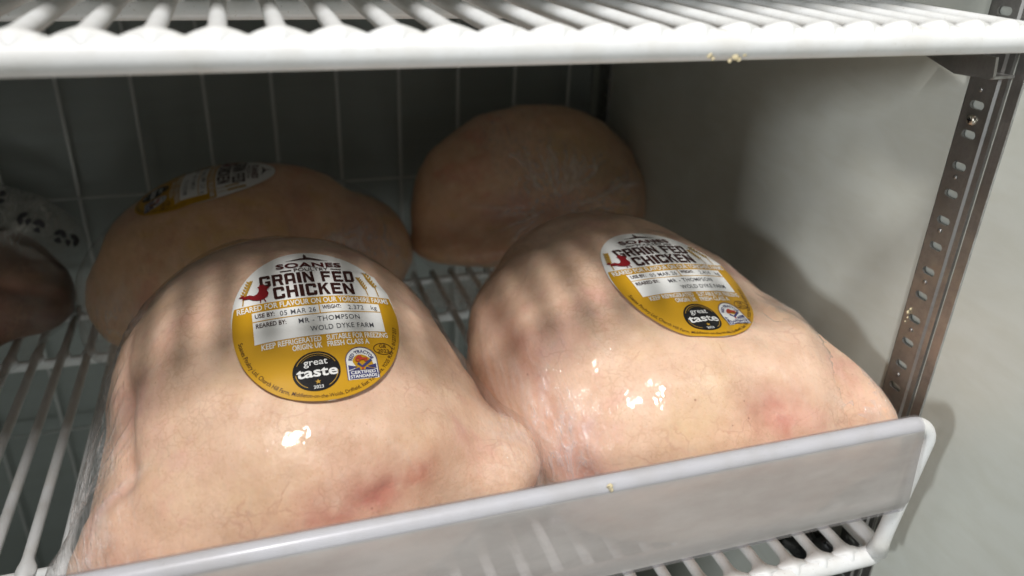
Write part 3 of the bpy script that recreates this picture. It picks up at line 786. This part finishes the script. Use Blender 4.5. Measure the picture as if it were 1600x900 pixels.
def label_on(t, Pf, Ff, c, ex, ey, weight, day, crease=(), edge_up=0.0):
    c = np.array(c); ex = np.array(ex); ey = np.array(ey)
    n = np.cross(ex, ey); n /= np.linalg.norm(n)
    bvh = BVHTree.FromPolygons([Vector(p) for p in Pf], Ff)
    G = 49; us = np.linspace(-1.25, 1.25, G); vs = np.linspace(-1.4, 1.4, G); H = np.full((G, G), np.nan)
    for i, u in enumerate(us):
        for j, v in enumerate(vs):
            p = c + ex * u + ey * v + n * .25
            h = bvh.ray_cast(Vector(p), Vector(-n), .6)
            if h[0] is not None: H[i, j] = .25 - h[3]
    H = np.where(np.isnan(H), np.nanmin(H), H)
    for _ in range(3):      # paper is stiffer than the film below it
        K = np.pad(H, 1, mode='edge'); sm = (K[:-2, 1:-1] + K[2:, 1:-1] + K[1:-1, :-2] + K[1:-1, 2:] + 4 * H) / 8; H = np.maximum(sm, H * .6 + sm * .4)
    def surf(uv, lift):
        uv = np.array(uv); x = (uv[:, 0] + 1.25) / 2.5 * (G - 1); y = (uv[:, 1] + 1.4) / 2.8 * (G - 1)
        i = np.clip(np.floor(x).astype(int), 0, G - 2); j = np.clip(np.floor(y).astype(int), 0, G - 2); fx = (x - i); fy = (y - j)
        h = H[i, j] * (1 - fx) * (1 - fy) + H[i + 1, j] * fx * (1 - fy) + H[i, j + 1] * (1 - fx) * fy + H[i + 1, j + 1] * fx * fy
        for (u0, v0, u1, v1, w_, a) in crease:
            d = np.array([u1 - u0, v1 - v0]); q = uv - np.array([u0, v0]); tt = np.clip((q @ d) / (d @ d), 0, 1)
            dist = np.linalg.norm(q - tt[:, None] * d, axis=1); h = h + a * np.exp(-(dist / w_) ** 2) * np.sin(np.pi * np.clip(tt, .08, 1) ** .7 * .5)
        rr = np.sqrt(uv[:, 0] ** 2 + (uv[:, 1] / VR) ** 2)
        h = h + .0011 + .0003 * np.sin(uv[:, 0] * 7 + uv[:, 1] * 3)
        return c + uv[:, 0:1] * ex + uv[:, 1:2] * ey + n * (h + lift)[:, None]
    f = Flat(); f.disc((0, 0), 1.0, VR, 110, 44)
    lab = obj('label', surf(f.v, 0.0), f.f, P_WHITE, t)
    for nm, fl, m, layer in label_art(weight, day):
        pv = np.array(fl.v); pv[:, 1] -= .13 * (1 - np.clip((pv[:, 1] / VR) ** 2 + .35 * pv[:, 0] ** 2, 0, 1))
        obj(nm, surf(pv, .0003 + .0006 * layer), fl.f, m, lab)
    return lab

ELS = {
 'L': [[.022, 1.144, .245, .276, .344, .218, .258, .058, .06], [.03, 1.42, .2, .22, .24, .16, 0, 0, 0], [-.165, .988, .133, .122, .186, .14, -.106, .15, .244], [.205, 1.06, .178, .142, .162, .118, .079, .097, -.217], [-.01, .923, .166, .292, .066, .163, -.034, -.129, .051], [-.055, 1.44, .285, .10, .13, .095, 0, 0, 0], [.338, .955, .195, .044, .105, .050, -.133, -.039, -.42]],
 'R': [[.638, 1.17, .232, .307, .311, .205, .227, -.011, .152], [.637, 1.355, .237, .174, .205, .18, .11, -.036, -.033], [.511, 1.075, .128, .108, .136, .13, .019, .044, .104], [.874, 1.003, .17, .055, .169, .18, .068, -.041, -.436], [.699, .963, .17, .29, .154, .17, -.052, -.032, -.048], [.938, .895, .205, .042, .095, .080, -.011, .025, .084]],
 'BL': [[-.061, 1.959, .213, .314, .234, .175, -.026, -.106, .211], [.225, 1.985, .150, .150, .207, .138, -.007, .047, .115], [-.29, 1.887, .098, .119, .14, .108, 0, .013, .013], [-.098, 1.869, .142, .3, .126, .121, .047, .045, -.067]],
 'BR': [[.727, 2.057, .257, .333, .165, .238, .101, -.057, .127], [.882, 2.034, .231, .214, .199, .167, -.016, .006, .014], [.696, 2.014, .157, .309, .188, .08, -.11, -.076, .096]],
}
tL, PL, FL = chicken('L', 'large bagged chicken at the front left with a flat oval label on its breast', ELS['L'],
    [[-.27, .90, .07, .07, .10, .07, 0, 0, .3], [-.24, 1.35, .12, .07, .3, .11, 0, 0, -.05]], (.03, 1.15, .2), 6, M_SKIN,
    dents=[((.12, .85, .26), (.09, .05, .03), .006), ((.05, .85, .25), (.03, .04, .05), .004), ((.29, .93, .23), (.025, .05, .05), .012)],
    grooves=[([(-.20, 1.20, .36), (-.215, 1.05, .34), (-.21, .97, .30), (-.185, .90, .26)], .018, .014), ([(.03, .84, .25), (.09, .845, .262), (.14, .85, .285)], .007, .005), ([(.31, .99, .22), (.305, .92, .21), (.28, .88, .17)], .012, .008)],
    pink=[((.13, .85, .275), (.12, .07, .04), .9), ((-.20, .88, .22), (.07, .07, .04), .6), ((.10, .98, .39), (.09, .07, .05), .18), ((.36, .92, .17), (.06, .07, .04), .6), ((.02, .87, .33), (.08, .05, .05), .14)],
    yellow=[((.20, .88, .29), (.08, .06, .06), .35), ((-.14, .90, .30), (.09, .1, .07), .25), ((.28, 1.05, .28), .08, .2)],
    red=[((.05, .84, .265), (.05, .06, .020), .6), ((.11, .85, .276), (.075, .06, .018), .5), ((.19, .87, .285), (.06, .06, .02), .35), ((.375, .92, .13), (.03, .05, .04), .5)],
    pulls=[((-.26, .92, .12), (.09, .14, .16), 1.0), ((-.26, 1.15, .25), (.06, .28, .12), .75), ((.34, 1.0, .22), (.05, .13, .1), .6), ((.24, 1.28, .33), (.06, .2, .07), .3), ((-.05, 1.5, .35), (.2, .1, .06), .5)],
    fsub=7, folds=[((-.30, .92, .05), (-.20, 1.30, .38), (-.12, .90, .33), 16, .0055, .0050), ((-.28, 1.5, .12), (-.24, 1.0, .30), (-.12, 1.2, .43), 9, .006, .0045), ((.385, .92, .16), (.26, 1.05, .33), (.20, .88, .27), 9, .0045, .0035), ((.30, 1.3, .2), (.22, 1.1, .36), (.16, 1.35, .42), 7, .006, .0035), ((.02, 1.62, .25), (-.14, 1.4, .42), (.16, 1.4, .42), 9, .007, .005)])
label_on(tL, PL, FL, (.0665, 1.068, .443), (.1195, .0195, -.014), (-.0022, .130, .0346), '2.372', '05 MAR 26', crease=[(.30, .72, 1.0, .60, .05, .0035), (.55, .55, 1.0, .30, .05, .002), (-1, .32, -.6, .36, .05, .0015)])
tR, PR, FR = chicken('R', 'large bagged chicken at the front right, against the wall, its oval label tilted', ELS['R'],
    [[.40, 1.0, .07, .07, .16, .08, 0, 0, 0]], (.66, 1.15, .2), 6, M_SKIN,
    dents=[((.735, .85, .300), (.042, .06, .038), .024), ((.85, .84, .27), (.03, .04, .05), .004)],
    grooves=[([(.385, 1.20, .33), (.40, 1.05, .30), (.425, .95, .24), (.44, .90, .18)], .020, .016), ([(.44, .95, .22), (.46, .88, .19)], .012, .010)],
    pink=[((.735, .84, .285), (.065, .06, .045), .8), ((.43, .92, .20), (.05, .07, .07), .6), ((.38, 1.12, .25), (.06, .16, .14), .35), ((.92, .87, .24), (.04, .06, .05), .4), ((.62, 1.45, .38), (.12, .12, .08), .4)],
    yellow=[((.62, .87, .27), (.10, .06, .06), .4), ((.55, 1.0, .36), (.08, .08, .06), .15)],
    red=[((.742, .84, .295), (.042, .06, .026), .8)],
    pulls=[((.42, .96, .22), (.05, .16, .14), .8), ((.95, .90, .2), (.06, .1, .12), .8), ((.92, 1.1, .30), (.05, .2, .08), .5), ((.50, 1.35, .35), (.08, .15, .08), .4)],
    k=.085, kf=.05, fsub=7, folds=[((.42, .90, .14), (.38, 1.30, .34), (.50, .95, .32), 11, .0055, .0036), ((.99, .88, .2), (.86, 1.15, .36), (.80, .86, .30), 13, .0050, .0045), ((.95, 1.1, .2), (.85, 1.3, .36), (.82, 1.0, .38), 7, .006, .004), ((.62, 1.55, .25), (.50, 1.3, .42), (.76, 1.35, .43), 9, .007, .005)])
label_on(tR, PR, FR, (.679, 1.096, .43), (.121, .0075, -.012), (-.020, .120, .029), '2.414', '05 MAR 26', crease=[(.45, .75, 1.0, .25, .06, .002), (.0, -1.2, .2, -.9, .06, .0025), (.25, -1.2, .35, -.95, .05, .002)])
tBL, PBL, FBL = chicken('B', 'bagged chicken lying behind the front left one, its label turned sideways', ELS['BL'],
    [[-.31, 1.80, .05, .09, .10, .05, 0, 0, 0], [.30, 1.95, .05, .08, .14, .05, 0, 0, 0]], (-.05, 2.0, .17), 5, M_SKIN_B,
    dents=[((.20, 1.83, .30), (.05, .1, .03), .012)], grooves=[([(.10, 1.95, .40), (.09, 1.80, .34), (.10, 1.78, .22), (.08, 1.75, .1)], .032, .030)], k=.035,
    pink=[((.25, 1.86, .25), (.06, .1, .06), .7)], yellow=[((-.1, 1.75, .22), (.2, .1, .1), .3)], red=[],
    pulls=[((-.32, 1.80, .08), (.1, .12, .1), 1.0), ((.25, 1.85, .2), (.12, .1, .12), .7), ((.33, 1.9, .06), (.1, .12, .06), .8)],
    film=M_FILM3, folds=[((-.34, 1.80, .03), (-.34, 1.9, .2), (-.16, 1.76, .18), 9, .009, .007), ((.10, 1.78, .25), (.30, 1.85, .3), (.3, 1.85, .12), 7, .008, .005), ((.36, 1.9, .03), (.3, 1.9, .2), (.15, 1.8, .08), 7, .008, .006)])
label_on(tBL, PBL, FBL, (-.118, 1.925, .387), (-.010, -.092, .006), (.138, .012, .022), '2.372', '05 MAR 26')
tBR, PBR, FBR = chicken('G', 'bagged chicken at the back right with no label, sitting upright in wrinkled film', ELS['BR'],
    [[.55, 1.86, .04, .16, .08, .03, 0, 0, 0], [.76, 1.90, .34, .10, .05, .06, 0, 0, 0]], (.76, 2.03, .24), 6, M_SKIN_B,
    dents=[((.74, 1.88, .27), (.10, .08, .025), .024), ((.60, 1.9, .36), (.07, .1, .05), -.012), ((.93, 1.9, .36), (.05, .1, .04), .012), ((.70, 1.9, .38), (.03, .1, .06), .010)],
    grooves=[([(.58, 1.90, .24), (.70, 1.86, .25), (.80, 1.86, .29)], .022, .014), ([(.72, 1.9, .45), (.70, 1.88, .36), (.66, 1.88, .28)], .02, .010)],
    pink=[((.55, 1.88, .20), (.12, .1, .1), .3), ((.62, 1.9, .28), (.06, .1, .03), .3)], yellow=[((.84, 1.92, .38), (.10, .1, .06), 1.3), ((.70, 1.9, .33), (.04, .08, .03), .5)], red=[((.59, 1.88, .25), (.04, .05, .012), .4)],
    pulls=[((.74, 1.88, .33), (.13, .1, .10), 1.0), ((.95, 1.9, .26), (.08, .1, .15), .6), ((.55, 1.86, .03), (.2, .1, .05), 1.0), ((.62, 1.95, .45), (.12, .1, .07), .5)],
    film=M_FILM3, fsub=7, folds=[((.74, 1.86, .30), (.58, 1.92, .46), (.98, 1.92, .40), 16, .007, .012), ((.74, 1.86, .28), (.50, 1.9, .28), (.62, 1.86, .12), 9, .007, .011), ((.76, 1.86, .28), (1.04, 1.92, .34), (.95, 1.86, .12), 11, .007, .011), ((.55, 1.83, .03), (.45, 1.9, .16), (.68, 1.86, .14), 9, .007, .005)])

# dark bird in a printed bag at the far left
tD, PD, FD = chicken('D', 'dark brown bird in a pale bag with black printed marks, at the far left', 
    [[-.68, 2.03, .14, .20, .18, .13, 0, .25, 0], [-.56, 1.98, .10, .11, .12, .08, 0, .35, .2], [-.66, 1.84, .075, .06, .13, .06, 0, 0, -.2], [-.80, 1.95, .13, .12, .2, .12, 0, 0, 0]],
    [[-.56, 2.10, .22, .14, .09, .09, 0, .45, 0], [-.70, 2.12, .27, .14, .06, .08, 0, .3, 0], [-.60, 1.80, .03, .05, .09, .02, 0, 0, -.3]], (-.70, 1.99, .13), 5, M_DUCK, [((-.52, 1.88, .16), (.05, .08, .03), .02), ((-.62, 1.86, .21), (.06, .1, .02), .016)], [([(-.56, 1.90, .16), (-.60, 1.84, .08)], .02, .02), ([(-.70, 1.88, .20), (-.56, 1.88, .19), (-.46, 1.92, .12)], .014, .016)], [], [], [],
    [((-.57, 2.1, .29), (.22, .2, .085), 1.2), ((-.5, 1.9, .08), (.06, .15, .08), .4)], folds=[((-.62, 2.0, .20), (-.74, 2.05, .34), (-.44, 2.05, .30), 14, .010, .010), ((-.46, 1.98, .14), (-.60, 2.0, .28), (-.56, 1.9, .10), 9, .009, .008)], film=M_FILM2, name='bagged_bird', cat='poultry', group='')

bv = BVHTree.FromPolygons([Vector(p) for p in PD], FD)
def on_bird(x, z):
    h = bv.ray_cast(Vector((x, .3, z + .62)), Vector((0, 1.6, -.5)).normalized(), 4); return h
fw = []
v = []; f = []
def mark(x, z, s):
    N = 14; ring = []
    for k in range(N):
        a = 2 * math.pi * k / N
        for q in (1.0, .25): ring.append((x + s * q * math.cos(a) * .8, z + s * q * 1.1 * math.sin(a)))
    pts = []
    for (px, pz) in ring:
        h = on_bird(px, pz)
        if h[0] is None: return
        pts.append(tuple(h[0] + h[1] * .003))
    b_ = len(v); v.extend(pts); g0 = int(abs(x * 7919 + z * 104729) * 100) % N
    for k in range(N):
        if (k - g0) % N in (0, 1, 5, 6): continue
        a = b_ + 2 * k; c_ = b_ + 2 * ((k + 1) % N); f.append((a, c_, c_ + 1, a + 1))
for (x, z) in [(-.485, .30), (-.465, .28), (-.53, .255), (-.505, .235), (-.435, .25), (-.412, .235), (-.468, .205), (-.447, .19), (-.58, .31), (-.60, .25)]: mark(x, z - .057, .0150)
if v: obj('printed_marks', v, f, P_GREY, tD)

# ------------------------------------------------------------------ things above and below
def tray(name, label, x0, x1, y0, y1, z0, h, m):
    b = MB(); i = .02
    v = []; f = []
    prof = [(i, 0), (0, h), (-.012, h + .004), (-.012, h + .008), (.006, h + .006), (i + .008, .012)]
    for d, z in prof: v += [(x0 + d, y0 + d, z0 + z), (x1 - d, y0 + d, z0 + z), (x1 - d, y1 - d, z0 + z), (x0 + d, y1 - d, z0 + z)]
    for j in range(len(prof) - 1):
        for k in range(4): f.append((4 * j + k, 4 * j + (k + 1) % 4, 4 * j + 4 + (k + 1) % 4, 4 * j + 4 + k))
    f.append((3, 2, 1, 0)); n_ = 4 * (len(prof) - 1); f.append((n_, n_ + 1, n_ + 2, n_ + 3))
    o = bevel(obj(name, v, f, m, None, False), .008)
    return o
M_TRAY = new_mat('brown_board', (.20, .13, .10), .6)
tag(tray('board_tray', 'brown board tray set far back on the upper shelf at the left', -.9, .10, 1.30, 2.05, .870, .09, M_TRAY), 'brown board tray set far back on the upper shelf at the left', 'tray', 'brown trays on the upper shelf')
tag(tray('board_tray', '', .14, .60, 1.34, 2.05, .870, .09, M_TRAY), 'brown board tray on the upper shelf to the right of a wider one', 'tray', 'brown trays on the upper shelf')

# black pack lying below the lower shelf at the right
bl = thing('plastic_pack', 'crumpled black plastic pack lying below the lower shelf at the right corner', 'plastic pack', (.98, 1.0, -.30))
V_, F_ = ico(4); V_ = V_ * np.array([.045, .11, .05]) + np.array([.985, 1.0, -.14])
V_ += np.array([[.022 * mnoise.noise(Vector(p) * 22), .022 * mnoise.noise(Vector(p) * 25 + Vector((3, 1, 2))), .03 * mnoise.noise(Vector(p) * 30)] for p in V_])
obj('film_wrap', V_, F_, M_DARK, bl, smooth=False)

# dried crumbs
def crumb(label, pts, seedv):
    m_ = MB(); rnd = random.Random(seedv)
    for (x, y, z, r) in pts:
        V_, F_ = ico(2); P = np.array(V_) * r * np.array([1, .5, .9]); P += np.array([[mnoise.noise(Vector(q) / r * 1.2 + Vector((seedv, 0, x * 40))) * r * .5] * 3 for q in P])
        m_.add(P + np.array([x, y, z]), F_)
    o = m_.build('dried_crumb', M_CRUMB); tag(o, label, 'crumb', 'dried crumbs'); return o
crumb('pair of dried yellow crumbs stuck to the front bar of the upper shelf', [(.487, YF - .0150, .854, .0034), (.492, YF - .0150, .850, .0022), (.520, YF - .0145, .851, .0038), (.526, YF - .0130, .848, .0028), (.515, YF - .0125, .8465, .0024), (.532, YF - .0145, .853, .0022)], 3)
crumb('pale dried crumb stuck to the slotted rail low on the right wall', [(1.034, .9300, .392, .0042), (1.034, .927, .399, .0030), (1.034, .9285, .382, .0022), (1.034, .931, .373, .0018)], 5)
crumb('tan dried spot on the white rail above the frosted panel', [(.405, GY - .013, zt + .008, .0048), (.407, GY - .0145, zt + .003, .0035)], 8)
crumb('tiny olive speck on the wall below the shelf corner', [(WX - .0005, .70, -.045, .0045)], 9)
